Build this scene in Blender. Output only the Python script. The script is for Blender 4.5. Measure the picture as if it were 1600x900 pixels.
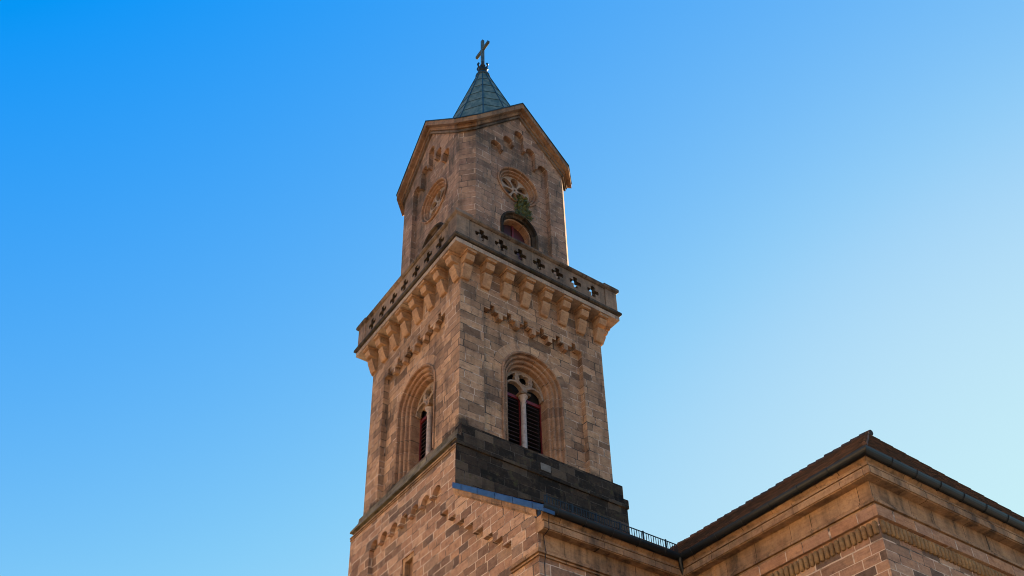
import bpy, bmesh, math, random
from math import sin, cos, pi, radians, sqrt
from mathutils import Vector, Matrix
from mathutils.geometry import tessellate_polygon
random.seed(7)
for o in list(bpy.data.objects): bpy.data.objects.remove(o)
S = bpy.context.scene; COL = S.collection
Z0 = 22.45                      # height of the belfry floor above the ground

# ---------------------------------------------------------------- camera
cam = bpy.data.objects.new('camera', bpy.data.cameras.new('camera')); COL.objects.link(cam)
yaw, pit, rol = radians(-32.002), radians(32.978), radians(.913)
fw = Vector((-sin(yaw)*cos(pit), cos(yaw)*cos(pit), sin(pit)))
ri = Vector((cos(yaw), sin(yaw), 0)); up = ri.cross(fw)
r2 = ri*cos(rol)+up*sin(rol); u2 = -ri*sin(rol)+up*cos(rol)
m = Matrix((r2, u2, -fw)).transposed().to_4x4(); m.translation = Vector((-14.947-3.5, -23.496-3.5, -20.849+Z0))
cam.matrix_world = m
cam.data.sensor_width = 36; cam.data.lens = 36*1557.97/1600
cam.data.shift_x = (800-704.9)/1600; cam.data.shift_y = (772.3-450)/1600
cam.data.clip_end = 4000; cam.data.clip_start = .1
S.camera = cam
# ---------------------------------------------------------------- light
SUN_AZ, SUN_EL = 18.0, 20.0      # azimuth from +X towards +Y
sd = Vector((cos(radians(SUN_AZ))*cos(radians(SUN_EL)), sin(radians(SUN_AZ))*cos(radians(SUN_EL)), sin(radians(SUN_EL))))
W = bpy.data.worlds.new('World'); S.world = W; W.use_nodes = True
nt = W.node_tree; nt.nodes.clear()
sky = nt.nodes.new('ShaderNodeTexSky'); sky.sky_type = 'NISHITA'; sky.sun_disc = False
sky.sun_elevation = radians(SUN_EL); sky.sun_rotation = radians(90-SUN_AZ)
sky.air_density = 1.0; sky.dust_density = .3; sky.ozone_density = 1.0
SKY = .05
# saturated azure rendering of the clear sky: red pulled down, blue held near its ceiling
def _m(op, a, b):
    x = nt.nodes.new('ShaderNodeMath'); x.operation = op
    for i, v in ((0, a), (1, b)):
        if isinstance(v, bpy.types.NodeSocket): nt.links.new(v, x.inputs[i])
        else: x.inputs[i].default_value = v
    return x.outputs[0]
sc_ = nt.nodes.new('ShaderNodeSeparateColor'); nt.links.new(sky.outputs[0], sc_.inputs[0])
R_, G_, B_ = sc_.outputs
def soft(v, knee, top):            # smooth shoulder: v below the knee, approaching top above it
    over = _m('MAXIMUM', _m('SUBTRACT', v, knee), 0.); k = top-knee
    return _m('ADD', _m('MINIMUM', v, knee), _m('DIVIDE', _m('MULTIPLY', over, k), _m('ADD', over, k)))
r_ = soft(_m('MAXIMUM', _m('MULTIPLY', _m('SUBTRACT', R_, .74), 1.15), .008), 1.3, 2.6)
G_ = soft(G_, 2.3, 3.9)
b_ = _m('MAXIMUM', _m('MINIMUM', _m('MULTIPLY', B_, 1.75), 3.74), _m('MULTIPLY', G_, 1.02))
cc_ = nt.nodes.new('ShaderNodeCombineColor'); nt.links.new(r_, cc_.inputs[0]); nt.links.new(G_, cc_.inputs[1]); nt.links.new(b_, cc_.inputs[2])
bg = nt.nodes.new('ShaderNodeBackground'); bg.inputs[1].default_value = SKY
ow = nt.nodes.new('ShaderNodeOutputWorld')
nt.links.new(cc_.outputs[0], bg.inputs[0]); nt.links.new(bg.outputs[0], ow.inputs[0])
sl = bpy.data.lights.new('sun', 'SUN'); sl.energy = 5.0; sl.angle = radians(.5); sl.color = (1, .79, .52)
so = bpy.data.objects.new('sun', sl); COL.objects.link(so); so.rotation_euler = sd.to_track_quat('Z', 'Y').to_euler(); so.location = (0, 0, 120)
S.view_settings.view_transform = 'Standard'; S.view_settings.look = 'None'
S.view_settings.exposure = 2.32; S.view_settings.gamma = 1; S.view_settings.use_curve_mapping = False
S.cycles.max_bounces = 6; S.cycles.diffuse_bounces = 2
S.cycles.pixel_filter_type = 'BLACKMAN_HARRIS'; S.cycles.filter_width = 1.0

# ---------------------------------------------------------------- materials
class NT:
    def __init__(s, name):
        s.m = bpy.data.materials.new(name); s.m.use_nodes = True; s.t = s.m.node_tree; s.t.nodes.clear()
        s.o = s.t.nodes.new('ShaderNodeOutputMaterial'); s.p = s.t.nodes.new('ShaderNodeBsdfPrincipled'); s.t.links.new(s.p.outputs[0], s.o.inputs[0])
    def n(s, typ, ins=None, **kw):
        x = s.t.nodes.new(typ)
        for k, v in kw.items(): setattr(x, k, v)
        for k, v in (ins or {}).items(): s.set(x.inputs[k], v)
        return x
    def set(s, i, v):
        if isinstance(v, bpy.types.NodeSocket): s.t.links.new(v, i)
        elif isinstance(v, (tuple, list)) and len(v) == 3 and i.type == 'RGBA': i.default_value = (*v, 1)
        else: i.default_value = v
    def math(s, op, a, b=0., clamp=False): return s.n('ShaderNodeMath', {0: a, 1: b}, operation=op, use_clamp=clamp).outputs[0]
    def mix(s, f, a, b, bt='MIX'):
        x = s.n('ShaderNodeMix', data_type='RGBA', blend_type=bt); s.set(x.inputs[0], f); s.set(x.inputs[6], a); s.set(x.inputs[7], b); return x.outputs[2]
    def noise(s, vec, scale, detail=4, rough=.55):
        return s.n('ShaderNodeTexNoise', {'Vector': vec, 'Scale': scale, 'Detail': detail, 'Roughness': rough}).outputs['Fac']
    def ramp(s, f, stops):
        x = s.n('ShaderNodeValToRGB', {0: f}); r = x.color_ramp
        while len(r.elements) < len(stops): r.elements.new(.5)
        for e, (p, c) in zip(r.elements, stops): e.position = p; e.color = (*c, 1) if len(c) == 3 else c
        return x.outputs[0]
    def maprange(s, f, a, b, c=0., d=1.): return s.n('ShaderNodeMapRange', {0: f, 1: a, 2: b, 3: c, 4: d}).outputs[0]
    def mapping(s, vec, sc): return s.n('ShaderNodeVectorMath', {0: vec, 1: sc}, operation='MULTIPLY').outputs[0]

def stone(name, cols, course=.36, width=.78, mortar=(.42, .33, .26), msize=.014, soot=.35, sootcol=(.045, .036, .03), moss=0., foot=None, mcov=.46, mottle=None, warp=.07, tint=.55, bump=.6):
    k = NT(name); uv = k.n('ShaderNodeUVMap').outputs[0]; pos = k.n('ShaderNodeNewGeometry').outputs['Position']
    sp = k.n('ShaderNodeSeparateXYZ', {0: uv})
    n1 = k.n('ShaderNodeTexNoise', {'W': sp.outputs[1], 'Scale': 1.1, 'Detail': 1.}, noise_dimensions='1D').outputs['Fac']
    wob = k.noise(uv, 2.6, 2)
    v = k.math('ADD', k.math('ADD', sp.outputs[1], k.math('MULTIPLY', k.math('SUBTRACT', n1, .5), warp*4)), k.math('MULTIPLY', k.math('SUBTRACT', wob, .5), .022))
    row = k.math('FLOOR', k.math('DIVIDE', v, course))
    wn = k.n('ShaderNodeTexWhiteNoise', {'W': row}, noise_dimensions='1D').outputs['Value']
    un = k.n('ShaderNodeTexNoise', {'Vector': k.n('ShaderNodeCombineXYZ', {0: sp.outputs[0], 1: k.math('MULTIPLY', row, 7.3)}).outputs[0], 'Scale': .9, 'Detail': 0.}).outputs['Fac']
    u = k.math('ADD', k.math('ADD', sp.outputs[0], k.math('MULTIPLY', wn, width*3)), k.math('MULTIPLY', k.math('SUBTRACT', un, .5), width*1.3))
    bv = k.n('ShaderNodeCombineXYZ', {0: u, 1: v}).outputs[0]
    br = k.n('ShaderNodeTexBrick', {'Vector': bv, 'Color1': (0, 0, 0), 'Color2': (1, 1, 1), 'Mortar': (.5, .5, .5), 'Scale': 1., 'Mortar Size': msize, 'Mortar Smooth': .35, 'Bias': 0., 'Brick Width': width, 'Row Height': course}, offset=.5)
    val = k.n('ShaderNodeSeparateColor', {0: br.outputs[0]}).outputs[0]
    jag = k.noise(pos, 5., 3)
    n = len(cols); base = k.ramp(val, [(i/(n-1), c) for i, c in enumerate(cols)])
    fine = k.noise(pos, 7, 6, .65); big = k.noise(pos, .55, 5, .6); mid = k.noise(pos, 2.3, 5, .65)
    grit = k.noise(pos, 46, 3, .6)
    base = k.mix(tint, base, k.ramp(fine, [(.32, (.5, .46, .43)), (.5, (1, 1, 1)), (.7, (1.25, 1.2, 1.1))]), 'MULTIPLY')
    base = k.mix(.75, base, k.ramp(mid, [(.32, (.72, .66, .66)), (.55, (1, 1, 1)), (.7, (1.2, 1.12, .98))]), 'MULTIPLY')
    # eroded bedding streaks along the courses
    bed = k.noise(k.mapping(pos, (1.3, 1.3, 14.)), 1., 5, .7)
    base = k.mix(.45, base, k.ramp(bed, [(.34, (.62, .58, .56)), (.5, (1, 1, 1)), (.68, (1.16, 1.12, 1.05))]), 'MULTIPLY')
    # joints: pale pointing where it survives, open and dark elsewhere
    mw = k.maprange(k.noise(k.mapping(pos, (1.6, 1.6, 1.9)), 1., 3), mcov, mcov+.1)
    base = k.mix(k.math('MULTIPLY', br.outputs['Fac'], .9), base, k.mix(mw, tuple(x*.13 for x in mortar), mortar))
    if mottle:
        base = k.mix(k.maprange(k.math('ADD', k.math('MULTIPLY', mid, .6), k.math('MULTIPLY', fine, .4)), .51, .62, 0, .6), base, mottle)
    # soot: blotches and rain streaks
    st = k.noise(k.mapping(pos, (2.4, 2.4, .32)), 1., 5, .65)
    sm = k.math('ADD', k.math('MULTIPLY', big, .48), k.math('ADD', k.math('MULTIPLY', st, .42), k.math('MULTIPLY', fine, .30)))
    lo = .80-soot*.48
    smf = k.maprange(sm, lo, lo+.16, 0, .86)
    base = k.mix(smf, base, sootcol)
    if foot is not None:           # ragged black growth creeping up from the ledge below
        hz = k.n('ShaderNodeSeparateXYZ', {0: pos}).outputs[2]
        f_ = k.math('ADD', k.math('SUBTRACT', foot, hz), k.math('ADD', k.math('MULTIPLY', k.math('SUBTRACT', big, .5), 2.2), k.math('MULTIPLY', k.math('SUBTRACT', jag, .5), 1.1)))
        base = k.mix(k.maprange(f_, -.15, .3, 0, .85), base, (.03, .024, .018))
    if moss:
        mm = k.maprange(k.math('ADD', k.math('MULTIPLY', mid, .6), k.math('MULTIPLY', fine, .4)), .62-moss*.2, .72-moss*.2, 0, .8)
        base = k.mix(mm, base, (.05, .058, .018))
    k.set(k.p.inputs['Base Color'], base); k.p.inputs['Roughness'].default_value = .93; k.p.inputs['Specular IOR Level'].default_value = .2
    h = k.math('ADD', k.math('MULTIPLY', br.outputs['Fac'], -.9), k.math('ADD', k.math('MULTIPLY', fine, .8), k.math('ADD', k.math('MULTIPLY', grit, .25), k.math('ADD', k.math('MULTIPLY', val, .35), k.math('MULTIPLY', bed, .7)))))
    b = k.n('ShaderNodeBump', {'Height': h, 'Strength': bump, 'Distance': .05})
    k.set(k.p.inputs['Normal'], b.outputs[0])
    return k.m

def plain(name, col, rough=.5, metal=0., var=.4, scale=6, col2=None, bump=.1, streak=False):
    k = NT(name); pos = k.n('ShaderNodeNewGeometry').outputs['Position']
    a = k.noise(pos, scale, 5, .65)
    b = k.noise(k.mapping(pos, (3, 3, .4)), 1.5, 4) if streak else k.noise(pos, scale*.23, 4)
    c = k.mix(k.maprange(b, .4, .62), col, col2 or tuple(x*.6 for x in col))
    c = k.mix(var, c, k.ramp(a, [(.3, (.5, .5, .5)), (.55, (1, 1, 1)), (.8, (1.25, 1.25, 1.25))]), 'MULTIPLY')
    k.set(k.p.inputs['Base Color'], c); k.p.inputs['Roughness'].default_value = rough; k.p.inputs['Metallic'].default_value = metal
    bn = k.n('ShaderNodeBump', {'Height': a, 'Strength': bump, 'Distance': .02}); k.set(k.p.inputs['Normal'], bn.outputs[0])
    return k.m

C_RED = [(.19, .11, .075), (.43, .25, .155), (.35, .20, .13), (.50, .315, .205), (.15, .10, .075), (.45, .255, .155)]
C_WARM = [(.34, .195, .105), (.46, .27, .145), (.40, .235, .13), (.29, .17, .095)]
C_PINK = [(.17, .105, .07), (.49, .295, .175), (.40, .235, .14), (.24, .145, .095), (.54, .33, .2), (.43, .25, .15), (.32, .195, .125)]
M = {}
M['ashlar'] = stone('red_sandstone_ashlar', C_PINK, .36, .74, foot=Z0+.34, soot=.43, mortar=(.58, .43, .33), msize=.017, sootcol=(.055, .04, .032))
M['upper'] = stone('grey_brown_sandstone_ashlar', [(.2, .125, .09), (.38, .225, .15), (.29, .175, .125), (.43, .26, .17), (.24, .15, .11)], .37, .8, soot=.48, mortar=(.58, .43, .33), msize=.017, sootcol=(.065, .055, .043))
M['block'] = stone('rough_sandstone_blocks', C_RED, .33, .64, mcov=.42, soot=.24, mortar=(.60, .46, .35), msize=.018)
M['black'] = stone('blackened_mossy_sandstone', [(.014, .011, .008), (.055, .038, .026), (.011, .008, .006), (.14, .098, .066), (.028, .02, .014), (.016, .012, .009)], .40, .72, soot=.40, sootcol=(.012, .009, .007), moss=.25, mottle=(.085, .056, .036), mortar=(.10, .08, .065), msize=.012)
M['trim'] = stone('golden_sandstone_trim', C_WARM, 40., 1.15, soot=.50, mortar=(.14, .085, .055), msize=.012, warp=0)
M['cornice'] = stone('brown_sandstone_cornice', [(.24, .14, .085), (.34, .2, .115), (.28, .16, .095), (.2, .12, .08)], 40., 1.0, soot=.48, mortar=(.1, .065, .045), msize=.014, warp=0)
M['slab'] = stone('greyish_sandstone_slab', [(.34, .25, .19), (.42, .32, .25), (.3, .21, .16)], 40., 1.5, soot=.36, mortar=(.1, .08, .06), msize=.012, warp=0)
M['parapet'] = stone('grey_brown_parapet_stone', [(.22, .15, .105), (.31, .21, .145), (.26, .175, .125)], 40., 1.6, soot=.50, sootcol=(.05, .042, .034), mortar=(.1, .075, .06), msize=.012, warp=0)
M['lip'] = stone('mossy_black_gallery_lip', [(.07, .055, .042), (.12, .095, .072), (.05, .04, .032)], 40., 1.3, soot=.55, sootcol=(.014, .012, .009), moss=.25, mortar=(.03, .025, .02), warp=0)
M['course'] = stone('orange_sandstone_course', [(.40, .205, .11), (.48, .26, .14), (.36, .2, .125), (.5, .32, .2)], 40., .8, soot=.24, mortar=(.6, .46, .35), msize=.02, warp=0)
M['billet'] = stone('ochre_sandstone_billets', [(.27, .165, .08), (.34, .21, .105)], 40., 40., soot=.35, warp=0)
M['trimdark'] = stone('weathered_sandstone_coping', [(.18, .13, .095), (.25, .18, .135), (.15, .11, .085)], 40., 1.3, soot=.55, sootcol=(.025, .022, .018), moss=.12, mortar=(.06, .05, .04), msize=.012, warp=0)
M['arch'] = stone('sandstone_voussoirs', C_PINK[1:], 5., .42, soot=.36, mortar=(.5, .37, .28), msize=.014, warp=0, sootcol=(.07, .052, .042))
M['ledge'] = stone('lichen_grey_sandstone_ledge', [(.17, .14, .1), (.23, .19, .13), (.12, .1, .075)], 40., 1.2, soot=.5, sootcol=(.03, .027, .018), moss=.28, mortar=(.06, .05, .04), warp=0)
M['column'] = stone('pale_grey_sandstone_shaft', [(.42, .33, .29), (.46, .37, .32)], 40., 40., soot=.14, warp=0, bump=.25)
M['copper'] = plain('green_copper_patina', (.065, .108, .09), .75, 0, .75, 3, (.15, .185, .148), .25, True)
M['copperdark'] = plain('dark_copper_seam', (.025, .05, .055), .5, .3)
M['iron'] = plain('weathered_gilt_iron', (.13, .13, .09), .5, .5, .5, 12, (.07, .075, .055))
M['darkiron'] = plain('dark_iron', (.018, .02, .023), .5, .4)
M['gutter'] = plain('black_painted_zinc', (.014, .016, .018), .45, .3)
M['zinc'] = plain('blue_grey_zinc_flashing', (.045, .085, .165), .42, .35, .4, 5, (.03, .06, .12), .05)
M['red'] = plain('dark_red_painted_wood', (.17, .013, .014), .55, 0, .5, 8)
M['slat'] = plain('dark_brown_louvre_wood', (.05, .017, .014), .7)
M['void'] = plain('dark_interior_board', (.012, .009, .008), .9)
M['rosefill'] = plain('brown_leaded_glazing', (.25, .165, .12), .7, 0, .6, 5, (.15, .10, .075))
M['pane'] = plain('brown_wooden_shutter', (.2, .10, .05), .7, 0, .5, 6)
M['patch'] = plain('pale_repair_stone', (.2, .175, .15), .9)
M['leaf'] = plain('green_leaf', (.085, .10, .024), .6, 0, .6, 9, (.045, .062, .015))

def tiles():
    k = NT('brown_clay_roof_tiles'); uv = k.n('ShaderNodeUVMap').outputs[0]; pos = k.n('ShaderNodeNewGeometry').outputs['Position']
    br = k.n('ShaderNodeTexBrick', {'Vector': uv, 'Color1': (0, 0, 0), 'Color2': (1, 1, 1), 'Mortar': (0, 0, 0), 'Scale': 1., 'Mortar Size': .008, 'Brick Width': .17, 'Row Height': .29}, offset=.5)
    v = k.n('ShaderNodeSeparateColor', {0: br.outputs[0]}).outputs[0]
    c = k.ramp(v, [(0, (.018, .014, .013)), (.35, (.085, .045, .033)), (.7, (.15, .07, .046)), (1, (.04, .028, .025))])
    c = k.mix(k.maprange(k.noise(pos, .5, 5), .45, .6, 0, .55), c, (.03, .028, .027))
    k.set(k.p.inputs['Base Color'], c); k.p.inputs['Roughness'].default_value = .85
    b = k.n('ShaderNodeBump', {'Height': k.math('ADD', k.math('MULTIPLY', br.outputs['Fac'], -1.), v), 'Strength': .6, 'Distance': .03}); k.set(k.p.inputs['Normal'], b.outputs[0])
    return k.m
M['tiles'] = tiles()

# ---------------------------------------------------------------- mesh building
class MB:
    def __init__(s): s.v = []; s.f = []; s.uv = []
    def add(s, vs, fs, uvs=None, T=None):
        b = len(s.v)
        if T: vs = [tuple(T @ Vector(p)) for p in vs]
        s.v += [tuple(p) for p in vs]
        for i, f in enumerate(fs):
            s.f.append(tuple(b+j for j in f)); s.uv.append(uvs[i] if uvs else None)
    def box(s, x0, x1, y0, y1, z0, z1, T=None):
        s.add([(x, y, z) for z in (z0, z1) for y in (y0, y1) for x in (x0, x1)],
              [(0, 2, 3, 1), (4, 5, 7, 6), (0, 1, 5, 4), (1, 3, 7, 5), (3, 2, 6, 7), (2, 0, 4, 6)], T=T)
    def prism(s, outer, holes, d0, d1, T=None, back=True):
        """polygon in (u, z) with holes, front at distance d0 from the axis, back at d1 (y = -d)"""
        def orient(p, ccw):
            a = sum(p[i][0]*p[(i+1) % len(p)][1]-p[(i+1) % len(p)][0]*p[i][1] for i in range(len(p)))
            return p if (a > 0) == ccw else p[::-1]
        loops = [orient(list(outer), True)]+[orient(list(h), False) for h in holes]
        flat = [p for l in loops for p in l]; N = len(flat)
        tris = tessellate_polygon([[Vector((p[0], p[1], 0)) for p in l] for l in loops])
        vs = [(p[0], -d0, p[1]) for p in flat]+[(p[0], -d1, p[1]) for p in flat]; fs = []
        for t in tris:
            a, b, c = [Vector(flat[i]) for i in t]
            cr = (b-a).cross(c-a)
            if abs(cr) < 1e-9: continue
            t = t if cr > 0 else t[::-1]
            fs.append(tuple(t))
            if back: fs.append(tuple(N+i for i in t[::-1]))
        o = 0
        for l in loops:
            n = len(l)
            for i in range(n):
                a, b = o+i, o+(i+1) % n; fs.append((a, N+a, N+b, b))
            o += n
        s.add(vs, fs, T=T)
    def loops(s, L, close_loop=True, cap=False, T=None, uvl=None):
        """connect consecutive loops of equal length by quads; uvl gives (u, v) per loop/point"""
        n = len(L[0]); vs = [p for l in L for p in l]; fs = []; uv = []
        for i in range(len(L)-1):
            for j in range(n if close_loop else n-1):
                k = (j+1) % n; fs.append((i*n+j, i*n+k, (i+1)*n+k, (i+1)*n+j))
                if uvl: uv.append([uvl(i, j), uvl(i, j+1), uvl(i+1, j+1), uvl(i+1, j)])
        if cap: fs += [tuple(range(n))[::-1], tuple((len(L)-1)*n+j for j in range(n))]; uv += [None, None] if uvl else []
        s.add(vs, fs, uv if uvl else None, T)
    def lathe(s, prof, cx=0, cy=0, n=24, rot=0., T=None):
        s.loops([[(cx+r*cos(rot+2*pi*j/n), cy+r*sin(rot+2*pi*j/n), z) for j in range(n)] for r, z in prof], cap=True, T=T)
    def tube(s, pts, r, n=8, T=None):
        P = [Vector(p) for p in pts]; L = []
        for i, p in enumerate(P):
            d = ((P[min(i+1, len(P)-1)]-p).normalized()+(p-P[max(i-1, 0)]).normalized()).normalized()
            a = d.cross(Vector((0, 0, 1)) if abs(d.z) < .9 else Vector((1, 0, 0))).normalized(); b = d.cross(a)
            L.append([tuple(p+a*r*cos(2*pi*j/n)+b*r*sin(2*pi*j/n)) for j in range(n)])
        s.loops(L, cap=True, T=T)
    def sqsweep(s, prof, H=3.5, closed=False):
        P = [(-1, -1), (1, -1), (1, 1), (-1, 1)]
        L = [[(a*(H+o), b*(H+o), z) for a, b in P] for o, z in prof]
        s.loops(L+([L[0]] if closed else []))
    def sweep(s, path, prof, closed_prof=True):
        """sweep (offset to the right, z) profile along a plan polyline with mitres"""
        P = [Vector(p) for p in path]; L = []
        for i, p in enumerate(P):
            ns = []
            if i > 0: d = (p-P[i-1]).normalized(); ns.append(Vector((d.y, -d.x)))
            if i < len(P)-1: d = (P[i+1]-p).normalized(); ns.append(Vector((d.y, -d.x)))
            if len(ns) == 2: q = (ns[0]+ns[1]); q = q/(q.dot(ns[0]))
            else: q = ns[0]
            L.append([(p.x+q.x*o, p.y+q.y*o, z) for o, z in prof])
        s.loops(L, close_loop=closed_prof, cap=closed_prof)
    def build(s, name, mat, parent=None, org=(0, 0), z=True, bevel=0., smooth=False, du=0.):
        me = bpy.data.meshes.new(name)
        me.from_pydata([(p[0]-org[0], p[1]-org[1], p[2]+(Z0 if z else 0)) for p in s.v], [], s.f)
        bm = bmesh.new(); bm.from_mesh(me)
        if bevel or smooth: bmesh.ops.remove_doubles(bm, verts=bm.verts, dist=1e-5)
        else:
            pass
        lay = bm.loops.layers.uv.new('UVMap'); bm.faces.ensure_lookup_table(); bm.normal_update()
        keep = s.uv if len(bm.faces) == len(s.uv) else [None]*len(bm.faces)
        for f, uv in zip(bm.faces, keep):
            n = f.normal
            if abs(n.z) < .75: t = Vector((-n.y, n.x, 0)).normalized()
            for i, l in enumerate(f.loops):
                c = l.vert.co
                if uv: l[lay].uv = uv[i]
                elif abs(n.z) < .75: l[lay].uv = (c.dot(t)+du+n.x*3.3, c.z)
                else: l[lay].uv = (c.x+du, c.y)
        if smooth:
            for f in bm.faces: f.smooth = True
        bm.to_mesh(me); bm.free()
        if smooth and hasattr(me, 'set_sharp_from_angle'): me.set_sharp_from_angle(angle=radians(40))
        me.materials.append(mat)
        o = bpy.data.objects.new(name, me); COL.objects.link(o)
        if parent: o.parent = parent
        if bevel:
            b = o.modifiers.new('worn_edges', 'BEVEL'); b.width = bevel; b.segments = 2; b.limit_method = 'ANGLE'; b.angle_limit = radians(35)
        return o
def thing(name, label, cat, loc=(0, 0, 0), group=None):
    o = bpy.data.objects.new(name, None); COL.objects.link(o); o.location = loc; o.empty_display_size = .5
    o['label'] = label; o['category'] = cat
    if group: o['group'] = group
    return o
def tag(o, label, cat, group=None):
    o['label'] = label; o['category'] = cat
    if group: o['group'] = group
    return o
def copy_tree(o, parent, rz):
    c = o.copy(); COL.objects.link(c); c.parent = parent
    if rz is not None: c.rotation_euler.z = rz
    for ch in o.children: copy_tree(ch, c, None)
    return c
FACE = [Matrix.Rotation(-pi/2*k, 4, 'Z') for k in range(4)]     # 0 faces -Y, 1 faces -X
def arc(cx, cz, r, a0, a1, n=24): return [(cx+r*cos(radians(a0+(a1-a0)*i/n)), cz+r*sin(radians(a0+(a1-a0)*i/n))) for i in range(n+1)]
def arch(r, zs, z0, c=0, n=28): return [(c-r, z0)]+arc(c, zs, r, 180, 0, n)+[(c+r, z0)]
def lobes(cx, cz, d, r, n=4, a=0):
    P = []; h = math.acos(min(1, d*sin(pi/n)/r)); half = pi/2-0
    # lobe circles at distance d; keep the part outside the neighbours
    th = math.asin(min(1, d*sin(pi/n)/r)); 
    for k in range(n):
        b = a+2*pi*k/n; cxk, czk = cx+d*cos(b), cz+d*sin(b)
        span = pi-(pi/2-pi/n)-math.acos(min(1, d*sin(pi/n)/r))
        span = pi - (pi/2 - pi/n) - math.acos(min(1., d*sin(pi/n)/r))
        for i in range(9):
            t = b-span+2*span*i/8; P.append((cxk+r*cos(t), czk+r*sin(t)))
    return P

# ================================================================ GROUND
def paving():
    k = NT('dark_cobble_paving'); pos = k.n('ShaderNodeNewGeometry').outputs['Position']
    br = k.n('ShaderNodeTexBrick', {'Vector': pos, 'Color1': (.085, .075, .065), 'Color2': (.13, .115, .1), 'Mortar': (.15, .13, .11), 'Scale': 1., 'Mortar Size': .02, 'Brick Width': .8, 'Row Height': .5})
    c = k.mix(.5, br.outputs[0], k.ramp(k.noise(pos, .8, 6), [(.3, (.6, .6, .6)), (.7, (1.15, 1.1, 1.05))]), 'MULTIPLY')
    k.set(k.p.inputs['Base Color'], c); k.p.inputs['Roughness'].default_value = .9
    return k.m
g = MB(); g.add([(-1500, -1500, 0), (1500, -1500, 0), (1500, 1500, 0), (-1500, 1500, 0)], [(0, 1, 2, 3)])
go = g.build('ground', paving(), z=False); go['kind'] = 'structure'

# ================================================================ TOWER
tower = thing('church_tower', 'tall square sandstone bell tower with balustraded gallery, gabled top and green copper spire', 'church tower')
GZ = -Z0
# ---- base of the tower, flush with the aisle wall on its left face
QB = .31
b = MB()
b.box(-3.5-QB+.62, 3.5+QB, -3.5-QB, 3.5+QB, GZ, -.98); b.box(-3.5-QB+.001, -3.5-QB+.619, -3.5-QB-.001, -3.5-QB, -2.7, -.98)
plinth_z = -.98
# split: the right-hand face is blackened above the aisle roof; the left-hand face is blockwork
base = b.build('plinth', M['black'], tower)
b = MB()
# left face front layer in (u, z); u = -y for face 1
pan = [(3.5+QB, GZ), (3.5+QB, plinth_z), (-3.5-QB, plinth_z), (-3.5-QB, GZ), (-2.15, GZ)]
pan += [(-2.15, -2.35)]
ua = -2.15
for i in range(7):
    c = ua+.3675+.735*i; r = .28
    z = -2.35
    pan += [(c-r, z)] if i else []
    pan += arc(c, z, r if i else .3675-.0875, 180, 0, 10)
    if i < 6: pan += [(c+r, z-.06), (c+.3675+.0875, z-.06)]
# stepped corbels falling with the roof: first ones on the tower's own base
yst = [.6, .11, -.36, -.86, -1.37, -1.93, -2.44, -2.95]; zst = [-3.39, -3.82, -4.23, -4.64, -5.08, -5.54, -5.92, -6.3]
U = lambda y: -(y-3.5)
ue = pan[-1][0]
pan += [(ue, zst[0]), (U(yst[0]), zst[0]), (U(yst[0]), zst[0]-.0), (U(yst[1]), zst[0]), (U(yst[1]), zst[1]), (U(yst[2])-.05, zst[1]), (3.5+QB-.0, zst[1])]
# close down the recess on the tower's right end: panel continues into the aisle wall
pan2 = []
for p in pan:
    if not pan2 or (abs(p[0]-pan2[-1][0])+abs(p[1]-pan2[-1][1])) > 1e-4: pan2.append(p)
pan2 = [p for p in pan2 if not (abs(p[0]-(3.5+QB)) < 1e-6 and p[1] == GZ)]
b.prism(pan2, [], 3.5+QB, 3.5+QB-.18, FACE[1])
# recessed field of the left face with the little slit window cut in
slit = [(U(3.40), -5.0), (U(2.58), -5.0), (U(2.58), -3.74), (U(3.40), -3.74)]
b.prism([(-3.5-QB+.002, GZ), (3.5+QB-.002, GZ), (3.5+QB-.002, -1.0), (-3.5-QB+.002, -1.0)], [slit], 3.5+QB-.18, 3.5+QB-.62, FACE[1])
b.build('base_wall', M['block'], tower)
# slit window: frame, lintel and shutter
w = MB(); T1 = FACE[1]
w.prism([(U(3.40), -5.0), (U(2.58), -5.0), (U(2.58), -3.74), (U(3.40), -3.74)], [[(U(3.25), -4.95), (U(2.73), -4.95), (U(2.73), -3.9), (U(3.25), -3.9)]], 3.5+QB-.225, 3.5+QB-.50, T1)
sw = w.build('slit_window', M['trim'], tower)
w = MB(); w.box(U(3.25), U(2.73), -(3.5+QB-.40), -(3.5+QB-.44), -4.96, -3.88, T1); w.build('shutter', M['pane'], sw)
# mouldings under the ledge
s = MB(); s.sqsweep([(.0, -.78), (.22, -.80), (.24, -.98), (.0, -.985)]); s.build('ledge_hollow', M['trimdark'], tower)
s = MB(); T = FACE[1]
for z, d in ((-1.02, .05), (-1.12, .035)):
    s.box(-3.5-QB, 3.5+QB, -3.5-QB-d, -3.5-QB+.01, z-.055, z, T)
s.build('string_moulding', M['trim'], tower)
s = MB(); s.sqsweep([(-.3, .02), (-.01, .02), (.0, .0), (.12, -.17), (.13, -.36), (.355, -.72), (.355, -.795), (-.2, -.80)])
s.build('ledge', M['ledge'], tower)
# sooty slabs set on the ledge of the right-hand face
s = MB(); s.box(-3.615, 3.64, -3.5-.352, -3.45, -.602, -.03); s.box(-3.80, 3.862, -3.5-.366, -3.45, -.985, -.60)
s.build('plinth_course', M['black'], tower, bevel=.02)
s = MB(); s.box(-.24, .2, -3.5-.375, -3.5-.32, -.74, -.44); s.build('repair_stone', M['patch'], tower, bevel=.01)

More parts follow.
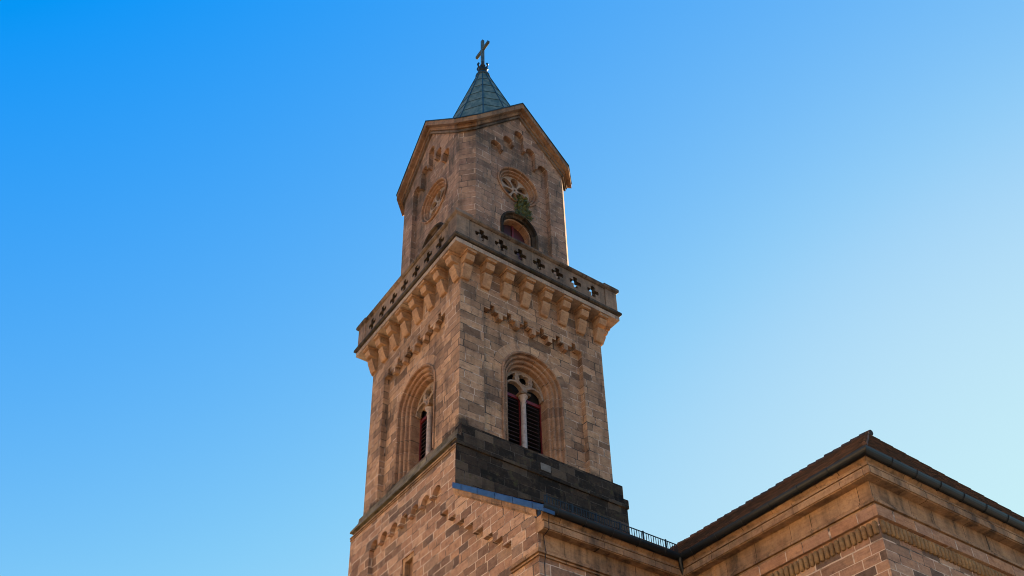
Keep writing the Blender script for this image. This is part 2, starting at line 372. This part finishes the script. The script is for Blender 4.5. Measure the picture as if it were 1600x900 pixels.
# ---- belfry stage
ZT = 8.42; PD = .25
def steptop():
    P = [(-2.41, .012), (-2.41, 6.28)]; per = 4.82/6
    for i in range(6):
        x = -2.41+per*i; q = per/4
        a, b_, c, d = x+(q*.5 if i else 0), x+q*1.5, x+q*2.5, x+q*3.5
        if i: P += [(x-q*.5, 6.02), (x+q*.5, 6.02), (x+q*.5, 6.28)]
        P += [(b_, 6.28), (b_, 6.55), (c, 6.55), (c, 6.28), (d, 6.28)]
    P[-1] = (2.41, 6.28)
    return P+[(2.41, .012)]
def clean(P):
    R = []
    for p in P:
        if not R or abs(p[0]-R[-1][0])+abs(p[1]-R[-1][1]) > 1e-5: R.append(p)
    return R
panel = clean(steptop())
b = MB()
for k in range(4):
    if k < 2:
        b.prism([(-3.5, 0), (-2.41, 0), *panel, (2.41, 0), (3.5-PD, 0), (3.5-PD, ZT), (-3.5, ZT)], [], 3.5, 3.5-PD, FACE[k])
        b.prism([(-3.5+PD, 0), (3.5-PD, 0), (3.5-PD, ZT), (-3.5+PD, ZT)], [arch(1.40, 3.7, .40)], 3.5-PD+.002, 3.5-PD-.4, FACE[k])
    else:
        b.prism([(-3.5, 0), (3.5-PD, 0), (3.5-PD, ZT), (-3.5, ZT)], [], 3.5, 3.5-PD, FACE[k])
b.build('belfry_wall', M['ashlar'], tower)

# ---- belfry window, built facing -Y and copied to the left face
def belfry_window():
    D = 3.5-PD
    prof = [(1.46, 0.0), (1.46, -.05), (1.42, -.075), (1.37, -.05), (1.365, .08), (1.33, .09), (1.29, .05), (1.25, .06), (1.225, .10), (1.22, .20), (1.18, .21), (1.14, .16), (1.10, .17), (1.075, .21), (1.07, .31), (1.03, .32), (1.0, .29), (.965, .31), (.95, .36), (.95, .82)]
    m = MB(); L = []
    for r, d in prof: L.append([(p[0], -(D-d), p[1]) for p in arch(r, 3.7, .42)])
    def uvl(i, j):
        a = [0.]; pts = arch(1.2, 3.7, .42)
        t = sum(sqrt((pts[q+1][0]-pts[q][0])**2+(pts[q+1][1]-pts[q][1])**2) for q in range(min(j, len(pts)-1)))
        return (t, sum(sqrt((prof[q+1][0]-prof[q][0])**2+(prof[q+1][1]-prof[q][1])**2) for q in range(i)))
    m.loops(L, close_loop=False, uvl=uvl)
    win = m.build('belfry_window', M['jamb'], tower)
    # voussoir ring, 4 mm proud of the field
    m = MB(); pts0, pts1 = arc(0, 3.7, 1.44, 180, 0, 30), arc(0, 3.7, 1.84, 180, 0, 30)
    d = D+.006
    m.loops([[(p[0], -d, p[1]) for p in pts0], [(p[0], -d, p[1]) for p in pts1]], close_loop=False, uvl=lambda i, j: (pi*1.6*j/30, .2+.4*i))
    m.loops([[(p[0], -d, p[1]) for p in pts1], [(p[0], -D, p[1]) for p in pts1]], close_loop=False)
    m.build('voussoir_ring', M['arch'], win)
    # sill
    m = MB(); m.loops([[(-1.47, -(D+.02), z) for z in ()] or [(-1.46, -(D+.03), .40), (-1.46, -(D-.85), .60), (-1.46, -(D-.85), .1), (-1.46, -(D+.03), .1)], [(1.46, -(D+.03), .40), (1.46, -(D-.85), .60), (1.46, -(D-.85), .1), (1.46, -(D+.03), .1)]], cap=True)
    m.build('sill', M['trimdark'], win)
    # tracery
    m = MB(); zs = 3.56
    TRI = [(.40, 4.08), (.62, 3.99), (.80, 3.80), (.84, 3.86), (.76, 4.10), (.60, 4.30), (.42, 4.44), (.40, 4.36), (.44, 4.24)]
    outer = [(-.97, zs), *arc(-.475, zs, .385, 180, 0, 14), *arc(.475, zs, .385, 180, 0, 14), (.97, zs), *[p for p in arc(0, 3.7, .97, 0, 180, 30)]]
    m.prism(clean(outer), [lobes(0, 4.23, .125, .135, 4, pi/4), TRI, [(-p[0], p[1]) for p in TRI]], D-.54, D-.70)
    for sx in (-1, 1):      # roll moulding round each light
        m.tube([(p[0], -(D-.52), p[1]) for p in arc(sx*.475, zs, .41, 180, 0, 14)], .045, 6)
    m.tube([(p[0], -(D-.54), p[1]) for p in arc(0, 4.235, .29, 0, 360, 20)], .035, 6)
    m.build('tracery', M['tracery'], win)
    m = MB(); y = -(D-.62)
    m.lathe([(.19, .5), (.19, .62), (.15, .66), (.17, .72), (.115, .8), (.105, 3.12), (.13, 3.14), (.13, 3.18), (.105, 3.2), (.12, 3.3), (.19, 3.42), (.2, 3.46)], 0, y, 20)
    m.build('column', M['column'], win, smooth=True)
    m = MB(); m.box(-.24, .24, y-.2, y+.2, 3.45, 3.565); m.build('capital', M['trim'], win, bevel=.02)
    for sx in (-1, 1):
        f = MB(); c = sx*.475
        for x in (c-.475 if sx < 0 else .03, c+.445 if sx > 0 else -.09): f.box(x, x+.06, -(D-.74), -(D-.80), .45, 3.6)
        f.box(c-.44, c+.44, -(D-.73), -(D-.80), 3.36, 3.50)
        fo = f.build('louvre_frame', M['red'], win)
        f = MB()
        for i in range(15):
            z = .55+i*.19
            f.loops([[(c-.40, -(D-.76), z), (c-.40, -(D-.755), z+.025), (c-.40, -(D-.9), z+.175), (c-.40, -(D-.9), z+.15)], [(c+.40, -(D-.76), z), (c+.40, -(D-.755), z+.025), (c+.40, -(D-.9), z+.175), (c+.40, -(D-.9), z+.15)]], cap=True)
        f.build('louvre', M['slat'], fo)
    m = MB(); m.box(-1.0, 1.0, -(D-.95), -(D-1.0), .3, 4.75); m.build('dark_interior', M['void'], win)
    return win
M['jamb'] = stone('sandstone_jamb_mouldings', [(.28, .155, .095), (.40, .23, .14), (.33, .185, .115), (.23, .135, .09)], 40., .55, soot=.40, mortar=(.5, .37, .27), msize=.012, warp=0)
M['tracery'] = stone('greyed_sandstone_tracery', [(.33, .24, .185), (.42, .31, .24)], 40., 40., soot=.34, warp=0)
bw = belfry_window(); copy_tree(bw, tower, -pi/2)

# ---- brackets under the gallery
bp_ = [(0, 7.22), (.10, 7.22), (.14, 7.27), (.31, 7.72), (.31, 7.79), (.12, 7.83), (.12, 7.91), (.41, 7.94), (.43, 8.0), (.49, 8.14), (.49, 8.19), (.40, 8.20), (.40, 8.245), (.53, 8.26), (.53, 8.392), (0, 8.392)]
def bracket():
    m = MB(); wd = .19
    m.loops([[(-wd, -3.5-o, z) for o, z in bp_], [(wd, -3.5-o, z) for o, z in bp_]], cap=True)
    m.box(-wd-.035, wd+.035, -3.5-.57, -3.5, 8.27, 8.387)
    return m.build('bracket', M['bracket'], tower)
M['bracket'] = stone('pale_sandstone_brackets', [(.38, .225, .13), (.45, .27, .16), (.33, .2, .125)], 40., 40., soot=.26, warp=0, bump=.35)
br0 = bracket(); first = True
for k in range(4):
    for i in range(8):
        u = -3.33+i*.951
        if k == 0 and i == 0: o = br0
        else: o = br0.copy(); COL.objects.link(o)
        o.parent = tower; o.rotation_euler.z = -pi/2*k
        o.location = FACE[k] @ Vector((u, 0, 0))
# ---- gallery slab
s = MB(); s.sqsweep([(-.5, 8.39), (.62, 8.39), (.62, 8.60)]); s.sqsweep([(.62, 8.60), (.55, 8.605), (.55, 8.64)])
s.build('gallery_slab', M['slab'] if 'slab' in M else M['trim'], tower)
s = MB(); s.sqsweep([(.4, 8.64), (.66, 8.645), (.71, 8.69), (.71, 8.79), (.68, 8.84), (.58, 8.93), (.5, 8.95), (-.7, 8.96)])
s.build('gallery_lip', M['lip'] if 'lip' in M else M['black'], tower)
# ---- parapet
def plus(cx, cz, a=.10, R=.31):
    P = []
    for k in range(4):
        t = pi/2*k
        for u, v in ((a, -a), (R-.09, -a), (R-.09, -.125), (R-.01, -.09), (R, 0), (R-.01, .09), (R-.09, .125), (R-.09, a)):
            P.append((cx+u*cos(t)-v*sin(t), cz+u*sin(t)+v*cos(t)))
    return P
s = MB(); H = 3.5+.55
for k in range(4):
    s.prism([(-H, 8.93), (H-.20, 8.93), (H-.20, 9.97), (-H, 9.97)], [plus((i-3)*.948-.02, 9.46) for i in range(7)], H, H-.20, FACE[k])
pp = s.build('parapet', M['parapet'] if 'parapet' in M else M['upper'], tower)
lin = None
for k in range(4):               # dark linings put in so the openings read black
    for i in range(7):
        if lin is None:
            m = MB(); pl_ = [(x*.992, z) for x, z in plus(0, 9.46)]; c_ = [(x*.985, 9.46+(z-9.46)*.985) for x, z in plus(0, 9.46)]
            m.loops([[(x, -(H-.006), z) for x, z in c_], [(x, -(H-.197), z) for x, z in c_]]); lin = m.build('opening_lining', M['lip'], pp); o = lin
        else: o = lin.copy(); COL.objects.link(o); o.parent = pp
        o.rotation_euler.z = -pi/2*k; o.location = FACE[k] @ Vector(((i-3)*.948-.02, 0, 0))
s = MB(); s.sqsweep([(.27, 9.95), (.55, 9.955), (.60, 9.97), (.66, 10.03), (.66, 10.12), (.60, 10.19), (.22, 10.19), (.24, 9.95)]); s.build('coping', M['trimdark'], pp)
for k in range(4):
    c = FACE[k] @ Vector((H-.27, -H+.27, 0)); s = MB()
    s.box(c.x-.315, c.x+.315, c.y-.315, c.y+.315, 8.9, 9.95); s.build('corner_pier', M['parapet'] if 'parapet' in M else M['upper'], pp, bevel=.012)
    s = MB(); s.loops([[(c.x+a*h, c.y+b_*h, z) for a, b_ in ((-1, -1), (1, -1), (1, 1), (-1, 1))] for h, z in ((.32, 9.94), (.41, 10.02), (.41, 10.15), (.36, 10.23))], cap=True)
    s.build('pier_cap', M['trimdark'], pp)

# ---- upper stage
H2 = 3.5-.517; FW = H2-.541; AP = 20.82; SL = (20.82-18.06)/(FW+.414*.383)
gz = lambda u: AP-SL*abs(u)
def gable_panel():
    # stepped round arches climbing the gable
    P = [(-1.61, 8.96)]
    cs = [-1.29, -.645, 0, .645, 1.29]; zs = [17.3, 18.1, 18.9, 18.1, 17.3]; r = .26
    P += [(-1.61, 17.3)]
    for i, (c, z) in enumerate(zip(cs, zs)):
        a = [(c+(r if i not in (0, 4) else r)*cos(radians(180-18*q)), z+r*sin(radians(180-18*q))) for q in range(11)]
        if i == 0: a[0] = (-1.61, z); a = [(-1.61, z)]+[(c-.03+.29*cos(radians(180-18*q)), z+.29*sin(radians(180-18*q))) for q in range(11)]
        if i == 4: a = [(c+.03+.29*cos(radians(180-18*q)), z+.29*sin(radians(180-18*q))) for q in range(11)]
        P += a
        if i < 2: P += [(c+r, z-.14), (cs[i+1]-r, z-.14)]
        elif i < 4: P += [(c+r, zs[i+1]-.14), (cs[i+1]-r-(.03 if i == 3 else 0), zs[i+1]-.14)]
    P += [(1.61, 17.3), (1.61, 8.96)]
    return clean(P)
gp = gable_panel(); PD2 = .24; OC = 15.5
top = [(FW, gz(FW)-.1), (0, AP-.1), (-FW, gz(FW)-.1)]
b = MB()
for k in range(4):
    b.prism([(-FW, 8.94), *[(p[0], p[1]-.02 if p[1] < 9 else p[1]) for p in gp], (FW, 8.94), *top], [], H2, H2-PD2, FACE[k])
    holes = [[(p[0], p[1]) for p in arc(0, OC, 1.05, 0, 354, 59)], arch(.93, 12.7, 9.6)] if k < 2 else []
    b.prism([(-FW, 8.94), (FW, 8.94), *top], holes, H2-PD2+.002, H2-PD2-.25, FACE[k])
    a, c = FACE[k] @ Vector((FW, -H2, 0)), FACE[k] @ Vector((H2, -FW, 0)); zc = gz(FW)-.1
    b.add([(a.x, a.y, 8.94), (c.x, c.y, 8.94), (c.x, c.y, zc), (a.x, a.y, zc)], [(0, 1, 2, 3)])
b.build('upper_wall', M['upper'], tower)
# ---- rose window, one per visible face
def rose():
    D = H2-PD2
    prof = [(1.13, 0), (1.13, -.07), (1.08, -.09), (1.05, -.06), (1.045, .07), (1.0, .08), (.97, .01), (.93, .02), (.915, .15), (.87, .16), (.845, .09), (.82, .11), (.805, .45)]
    m = MB(); n = 60
    L = [[(r*cos(-2*pi*j/n), -(D-d), OC+r*sin(-2*pi*j/n)) for j in range(n)] for r, d in prof]
    m.loops(L, uvl=lambda i, j: (2*pi*j/n, .05*i))
    ro = m.build('rose_window', M['jamb'], tower)
    m = MB(); holes = [arc(0, OC, .055, 0, 340, 17)]
    for q in range(6):
        a = radians(90+60*q); P = []
        for t in range(14):
            s_ = 2*pi*t/14; rr = .47+.31*cos(s_); ww = .262*sin(s_)*(.50+.50*(rr-.165)/.60)
            P.append((rr*cos(a)-ww*sin(a), OC+rr*sin(a)+ww*cos(a)))
        holes.append(P)
    m.prism(arc(0, OC, .81, 0, 354, 59), holes, D-.22, D-.36)
    m.build('tracery', M['tracery'], ro)
    m = MB(); m.box(-.82, .82, -(D-.44), -(D-.46), OC-.82, OC+.82); m.build('glazing', M['rosefill'], ro)
    return ro
rw = rose(); copy_tree(rw, tower, -pi/2)
def upper_window():
    D = H2-PD2
    prof = [(1.0, 0), (1.0, -.05), (.95, -.07), (.90, -.04), (.89, .06), (.84, .08), (.81, .05), (.77, .08), (.76, .18), (.70, .2), (.69, .62)]
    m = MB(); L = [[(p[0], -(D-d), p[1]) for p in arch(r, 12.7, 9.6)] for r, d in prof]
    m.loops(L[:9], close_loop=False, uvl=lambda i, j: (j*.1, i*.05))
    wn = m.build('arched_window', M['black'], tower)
    m = MB(); m.loops(L[8:], close_loop=False, uvl=lambda i, j: (j*.1, i*.05)); m.build('reveal', M['jamb'], wn)
    m = MB()
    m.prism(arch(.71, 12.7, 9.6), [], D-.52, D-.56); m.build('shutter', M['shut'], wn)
    m = MB(); m.box(-.05, .05, -(D-.46), -(D-.53), 9.6, 13.38); m.box(-.7, .7, -(D-.47), -(D-.53), 12.55, 12.67); m.build('shutter_frame', M['red'], wn)
    return wn
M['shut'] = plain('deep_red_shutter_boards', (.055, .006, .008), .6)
uw = upper_window(); copy_tree(uw, tower, -pi/2)
# ---- raking cornice
def ring(m, o, t0, t1, inner=-.1):
    def path(off, t):
        R = []; fw = FW+.414*off; d = H2+off
        for k in range(4):
            for u in (-fw, -fw*.5, 0, fw*.5, fw):
                p = FACE[(4-k) % 4] @ Vector((u, -d, 0)); R.append((p.x, p.y, gz(u)-t))
        return R
    a = [path(o, t0), path(o, t1), path(inner, t1), path(inner, t0), path(o, t0)]
    m.loops(a)
s = MB(); ring(s, .383, 0, .30); co = s.build('gable_cornice', M['cornice'], tower)
s = MB(); ring(s, .17, .302, .52); s.build('bed_mould', M['cornice'], co)
s = MB(); ring(s, .10, .56, .70); ring(s, .05, .522, .558); s.build('fillet', M['trimdark'], co)
s = MB(); ring(s, .415, -.06, -.004, .1); s.build('flashing', M['copperdark'], co)
# ---- cross-gabled roof and spire
s = MB(); rp = H2+.2
for k in range(4):
    T = FACE[k]; f2 = FW+.08; mid = (H2+FW)/2+.08
    vs = [(0, 0, AP-.02), (0, -rp, AP-.02), (f2, -rp, gz(f2)-.02), (mid, -mid, gz(mid)+.2), (-f2, -rp, gz(f2)-.02), (-mid, -mid, gz(mid)+.2)]
    s.add(vs, [(0, 1, 2, 3), (1, 0, 5, 4)], T=T)
s.build('roof', M['copper'], tower)
s = MB()
SR0, SZ0, SR1, SZ1 = 2.76, 19.7, .33, 27.0; NS = 12
def sp_pt(q, t, r=0.):
    a = radians(-127.8)+2*pi*q/NS; R = SR0+(SR1-SR0)*t+r; o = .19*(1-t)
    return (R*cos(a)+.85*o, R*sin(a)-.53*o, SZ0+(SZ1-SZ0)*t)
s.loops([[sp_pt(q, t) for q in range(NS)] for t in (0, .25, .5, .75, 1)], cap=True)
sp = s.build('spire', M['copper'], tower)
for q in range(NS):
    s = MB(); s.tube([sp_pt(q, 0), sp_pt(q, 1)], .032, 6); s.build('hip_seam', M['copperdark'], sp)
for t in (.30, .44, .58, .72, .86):
    s = MB(); L_ = [sp_pt(q, t, .012) for q in range(NS)]; s.tube(L_+[L_[0]], .012, 5); s.build('sheet_seam', M['copperdark'], sp)
s = MB(); s.lathe([(.36, 26.92), (.40, 26.98), (.40, 27.06), (.30, 27.12), (.26, 27.3), (.2, 27.42)], 0, 0, 16); s.build('collar', M['copperdark'], sp)
s = MB(); s.lathe([(.12, 27.4), (.2, 27.46), (.25, 27.56), (.22, 27.68), (.12, 27.74), (.1, 27.9), (.16, 27.96), (.14, 28.06), (.07, 28.12)], 0, 0, 14)
for q in range(6):           # curled leaves of the finial
    a = 2*pi*q/6; c, d = cos(a), sin(a)
    s.tube([(.12*c, .12*d, 27.66), (.26*c, .26*d, 27.78), (.31*c, .31*d, 27.95), (.25*c, .25*d, 28.08)], .055, 6)
s.build('finial', M['darkiron'], sp, smooth=True)
s = MB(); s.box(-.075, .075, -.085, .085, 28.05, 30.32); s.box(-.07, .07, -.60, .60, 29.40, 29.57); s.build('cross', M['iron'], sp, bevel=.015)

# ---- plant growing under the rose window
pl = MB(); D = H2-PD2; base_p = Vector((.18, -D-.02, 14.56))
for i in range(300):
    a = random.uniform(-1, 1); t = random.random()
    p = base_p+Vector((-.06+a*.48*(.5+.5*t)+.10*t, -random.uniform(.0, .17)*(1-.3*t), -t*1.05+random.uniform(-.08, .1)+.1))
    L_ = random.uniform(.11, .24); wd_ = random.uniform(.025, .05)
    d = Vector((random.uniform(-1, 1), random.uniform(-1.2, .1), random.uniform(-.9, .6))).normalized(); sd_ = d.cross(Vector((random.random(), 1, random.random()))).normalized()
    pl.add([p, p+d*L_*.5+sd_*wd_, p+d*L_, p+d*L_*.5-sd_*wd_], [(0, 1, 2, 3)])
for i in range(30):
    a = random.uniform(-.4, .4); pl.tube([base_p+Vector((a*.2, .03, .05)), base_p+Vector((a*.6, -.12, -.25)), base_p+Vector((a, -.14, -.85+random.uniform(-.3, .3)))], .011, 4)
tag(pl.build('wall_plant', M['leaf'], None), 'green plant sprouting from the wall under the right rose window', 'plant')

# ================================================================ CHURCH BODY (aisle and transept)
church = thing('church_building', 'sandstone church aisle and transept with moulded cornices beside the tower foot', 'church', (0, -8, 0))
ORG = (0, -8)
WX, WY = -3.5-QB, -8.15; TX, TY = 1.62, -14.83; EX = 13.6
def cb(m, name, mat, par=None, **k): return m.build(name, mat, par or church, org=ORG, **k)
# left wall of the aisle: raised margin with steps, recessed field behind
rk = lambda y: -2.62+.712*(y+.33+3.5)         # rake line over y (tower-centred)
rkz = lambda u: -2.62-.712*(u-3.83)
b = MB()
uA, uB = 3.5+QB+.002, -WY
P = [(uA, rkz(uA)-.2), (uA, zst[1])]
for i in range(2, 8):
    P += [(U(yst[i]), zst[i-1]), (U(yst[i]), zst[i])]
up_ = U(-3.39)
P += [(up_, zst[7]), (up_, GZ), (uB, GZ), (uB, rkz(uB)-.2)]
b.prism(clean(P), [], -WX, -WX-.18, FACE[1])
b.prism([(uA, GZ), (up_+.2, GZ), (up_+.2, rkz(up_+.2)-.3), (uA, rkz(uA)-.3)], [], -WX-.176, -WX-.4, FACE[1])
aw = cb(b, 'gable_wall', M['block'])
b = MB(); b.box(WX+.185, TX+.3, WY, WY+.4, GZ, -6.05); b.prism([(WX, GZ), (WX+.184, GZ), (WX+.184, -6.1), (WX, -6.1)], [], -WY-.0005, -WY-.001); cb(b, 'aisle_wall', M['block'])
b = MB(); b.box(TX, TX+.5, TY, WY+.5, GZ, -6.05); b.box(TX+.5, EX, TY, TY+.5, GZ, -6.05); b.box(EX-.5, EX, TY+.5, 9, GZ, -6.05)
cb(b, 'transept_wall', M['block'])
# eaves cornice round aisle, transept and end wall
PATH = [(WX-.004, WY), (TX, WY), (TX, TY), (EX, TY), (EX, 9)]
s = MB(); s.sweep(PATH, [(-.1, -6.66), (.25, -6.65), (.25, -6.62), (.285, -6.62), (.285, -6.42), (.20, -6.41), (.20, -6.365), (.255, -6.36), (.255, -6.315), (.17, -6.31), (.19, -6.22), (.27, -6.12), (.28, -6.04), (-.1, -6.03)])
cb(s, 'eaves_cornice', M['trim'])
s = MB(); s.sweep([(WX, -6.9)]+[(WX, WY)]+PATH[1:], [(-.05, -7.15), (.05, -7.15), (.05, -7.20), (.015, -7.205), (.015, -7.235), (.10, -7.24), (.10, -7.315), (.03, -7.32), (.03, -7.355), (.06, -7.36), (.06, -7.40), (.0, -7.405), (-.05, -7.41)])
cb(s, 'architrave_moulding', M['trim'])
s = MB(); s.sweep([(TX, WY), (TX, TY), (EX, TY), (EX, 9)], [(-.05, -6.66), (.012, -6.66), (.012, -7.17), (-.05, -7.17)]); s.sweep([(WX+.1, WY), (TX, WY)], [(-.05, -6.66), (.012, -6.66), (.012, -7.17), (-.05, -7.17)])
cb(s, 'frieze_band', M['trim'])
s = MB(); s.sweep([(TX, WY), (TX, TY), (EX, TY), (EX, 9)], [(-.05, -7.42), (.10, -7.42), (.10, -7.73), (-.05, -7.735)])
cb(s, 'string_course', M['course'] if 'course' in M else M['block'])
s = MB(); y = WY-.3
def roll(x, y, T=None):
    n = 10; r = .07
    s.loops([[(x+r*q*cos(2*pi*j/n), y+r*q*sin(2*pi*j/n), z) for j in range(n)] for q, z in ((.6, -8.17), (1, -8.13), (1, -7.86), (.6, -7.80))], cap=True)
y = WY-.12
while y > TY-.02: roll(TX-.02, y); y -= .1655
x = TX+.1
while x < EX: roll(x, TY-.02); x += .1655
cb(s, 'billet_frieze', M['billet'] if 'billet' in M else M['trim'], smooth=True)
# gutters
g0 = [(.33+.10*cos(a), -5.99+.11*sin(a)) for a in [radians(180+180*i/8) for i in range(9)]]
gp_ = [(.325+.135*cos(a), -5.97+.175*sin(a)) for a in [radians(180+180*i/10) for i in range(11)]]
s = MB(); s.sweep([(WX-.10, WY)]+PATH[1:], gp_+[(p[0]*.88+.325*.12, p[1]+.012) for p in gp_[::-1]])
s.sweep([(WX-.02, WY)]+PATH[1:], [(-.1, -6.16), (.18, -6.16), (.20, -5.96), (-.1, -5.95)])
gu = cb(s, 'gutter', M['gutter'])
for i in range(6):
    for (x, y, dx, dy) in ([(WX+.4+i*1.0, WY, 0, -1)] if i < 5 else [])+[(TX, WY-.9-i*1.0, -1, 0), (TX+.6+i, TY, 0, -1)]:
        s = MB(); pts = [(x+dx*(.18+.145*(1-cos(t))), y+dy*(.18+.145*(1-cos(t))), -5.965-.19*sin(t)) for t in [pi*q/8 for q in range(9)]]
        s.tube(pts, .012, 4); cb(s, 'gutter_bracket', M['darkiron'], gu)
s = MB(); ox, oy = 4.72-3.5, -5.02-3.5
s.tube([(ox, oy-.02, -6.05), (ox+.02, oy, -6.22), (ox+.1, oy+.06, -6.42), (ox+.26, oy+.2, -6.85), (ox+.3, oy+.24, -7.05), (ox+.3, oy+.24, GZ)], .062, 12)
cb(s, 'downpipe', M['gutter'], smooth=True)
s = MB(); s.tube([(WX+.16, WY-.34, -6.03), (WX+.16, WY-.29, -6.45), (WX+.16, WY-.29, -6.64), (WX+.16, WY-.04, -6.75), (WX+.16, WY-.11, -7.3), (WX+.16, WY-.03, -7.6), (WX+.16, WY-.03, GZ)], .012, 5)
cb(s, 'lightning_cable', M['darkiron'])
# rake of the aisle gable: zinc flashing over a stone band
s = MB(); P = [(3.78, rkz(3.78)), (-WY+.42, rkz(-WY+.42)), (-WY+.42, rkz(-WY+.42)-.23), (3.78, rkz(3.78)-.23)]
s.prism(P, [], -WX+.10, -WX-.3, FACE[1])
u_ = 4.3
while u_ < -WY+.3:                # folded laps between the zinc sheets
    s.prism([(u_, rkz(u_)+.006), (u_+.045, rkz(u_+.045)+.006), (u_+.045, rkz(u_+.045)-.236), (u_, rkz(u_)-.236)], [], -WX+.118, -WX-.2, FACE[1]); u_ += .93
cb(s, 'rake_flashing', M['zinc'], bevel=.02)
s = MB(); P = [(3.79, rkz(3.79)-.23), (-WY+.0, rkz(-WY)-.23), (-WY, rkz(-WY)-.40), (3.79, rkz(3.79)-.40)]
s.prism(P, [], -WX+.055, -WX-.1, FACE[1])
P = [(3.79, rkz(3.79)-.40), (-WY+.0, rkz(-WY)-.40), (-WY, rkz(-WY)-.46), (3.79, rkz(3.79)-.46)]
s.prism(P, [], -WX+.025, -WX-.1, FACE[1]); cb(s, 'rake_moulding', M['trim'])
# roofs of overlapping tile rows
def roof_rows(s, e0, e1, r0, r1, rows, th=.03):
    e0, e1, r0, r1 = map(Vector, (e0, e1, r0, r1))
    n = (e1-e0).cross(r0-e0).normalized()
    if n.z < 0: n = -n
    Ls = (r0-e0).length
    for i in range(rows):
        a, b_ = i/rows, (i+1)/rows
        p0, p1 = e0.lerp(r0, a), e1.lerp(r1, a); q0, q1 = e0.lerp(r0, b_), e1.lerp(r1, b_)
        w0 = (e1-e0).normalized()
        uu = lambda p: (p-e0).dot(w0)
        vs = [p0-n*.005, p1-n*.005, p1+n*th, p0+n*th, q1, q0]
        s.add([tuple(v) for v in vs], [(0, 1, 2, 3), (3, 2, 4, 5)], [[(uu(p0), i*.29+.01), (uu(p1), i*.29+.01), (uu(p1), i*.29+.02), (uu(p0), i*.29+.02)], [(uu(p0), i*.29+.02), (uu(p1), i*.29+.02), (uu(q1), i*.29+.28), (uu(q0), i*.29+.28)]])
ey = WY-.40; ez = -5.94
s = MB(); roof_rows(s, (WX-.06, ey, ez), (5.5, ey, ez), (WX-.06, -3.7, ez+.688*(-3.7-ey)), (5.5, -3.7, ez+.688*(-3.7-ey)), 19)
cb(s, 'aisle_roof', M['tiles'])
exx = TX-.40; RB = 6.0; rz = ez+.82*RB; HY = TY+3.0
s = MB(); roof_rows(s, (exx, TY-.4, ez), (exx, 9, ez), (exx+RB, HY, rz), (exx+RB, 9, rz), 26)
roof_rows(s, (EX+.4, TY-.4, ez), (exx, TY-.4, ez), (exx+RB+.01, HY, rz), (exx+RB, HY, rz), 20)
roof_rows(s, (EX+.4, 9, ez), (EX+.4, TY-.4, ez), (exx+RB, 9, rz), (exx+RB, HY, rz), 26)
y = HY-.15
while y < 9:                      # overlapping ridge tiles
    j = random.uniform(-.015, .015); s.tube([(exx+RB, y, rz-.04+j), (exx+RB, y+.40, rz+.01+j)], .11, 8); y += .36
for q in range(14):
    a, b_ = q/14, (q+1.12)/14; A = Vector((exx, TY-.4, ez)); B = Vector((exx+RB, HY, rz)); s.tube([A.lerp(B, a)+Vector((0, 0, .03)), A.lerp(B, b_)+Vector((0, 0, -.01))], .07, 8)
cb(s, 'transept_roof', M['tiles'])
# snow guard along the aisle eaves
s = MB(); gy = ey+.2; gz0 = ez+.15
for z in (.03, .30): s.box(WX+.1, TX-.25, gy-.012, gy+.012, gz0+z-.012, gz0+z+.012)
x = WX+.12
while x < TX-.25: s.box(x-.008, x+.008, gy-.008, gy+.008, gz0+.03, gz0+.30); x += .095
x = WX+.2
while x < TX-.25: s.box(x-.02, x+.02, gy-.02, gy+.02, gz0-.1, gz0+.34); x += .9
cb(s, 'snow_guard', M['darkiron'])

# ================================================================ HOUSES ACROSS THE SQUARE (unseen, added to bounce warm light onto the tower)
M['plaster'] = plain('cream_plaster', (.72, .57, .38), .9, 0, .25, 2, (.68, .52, .34))
M['glass'] = plain('window_glass', (.05, .06, .07), .1)
M['frame'] = plain('white_window_frame', (.7, .7, .68), .6)
M['redtile'] = plain('red_roof_tiles', (.25, .09, .05), .85)
def house(wd, dp, h):
    t = thing('house', 'unseen cream plastered house across the square, placed for bounce light', 'house', group='houses across the square')
    m = MB(); m.box(-dp, 0, -wd/2, wd/2, 0, h)
    m.loops([[(-dp, y, h), (0, y, h), (-dp/2, y, h+dp*.45)] for y in (-wd/2, wd/2)], cap=True); m.build('wall', M['plaster'], t, z=False)
    m = MB()
    for a, b in ((-dp-.5, -dp/2), (.5, -dp/2)):
        m.add([(a, -wd/2-.3, h-.4), (a, wd/2+.3, h-.4), (b, wd/2+.3, h+dp*.45+.1), (b, -wd/2-.3, h+dp*.45+.1)], [(0, 1, 2, 3)])
    m.build('roof', M['redtile'], t, z=False)
    f0 = None
    for fl in range(int(h//3.4)):
        for i in range(int(wd//3)):
            y = -wd/2+1.5+i*3+(wd-3*int(wd//3))/2; z = 1+fl*3.4
            if f0 is None:
                m = MB(); m.prism([(-.65, 0), (.65, 0), (.65, 1.7), (-.65, 1.7)], [[(-.55, .1), (.55, .1), (.55, 1.6), (-.55, 1.6)]], .06, -.0, Matrix.Rotation(pi/2, 4, 'Z')); f0 = m.build('window', M['frame'], t, z=False); o = f0
                m = MB(); m.box(.005, .02, -.56, .56, .09, 1.61); m.build('pane', M['glass'], f0, z=False)
            else: o = copy_tree(f0, t, 0)
            o.location = (0, y, z)
    return t
h0 = house(13.6, 11, 18)
hs_ = [(-37, -62, 0), (-38, -48, 0), (-37, -34, 0), (-38.5, -20, 0), (-37, 8, 0), (-38, 22, 0), (-38, -6, 0), (-37.5, 36, 0)]
for i, (x, y, r) in enumerate(hs_):
    o = h0 if i == 0 else copy_tree(h0, None, 0)
    o.location = (x, y, 0); o.rotation_euler.z = radians(r)
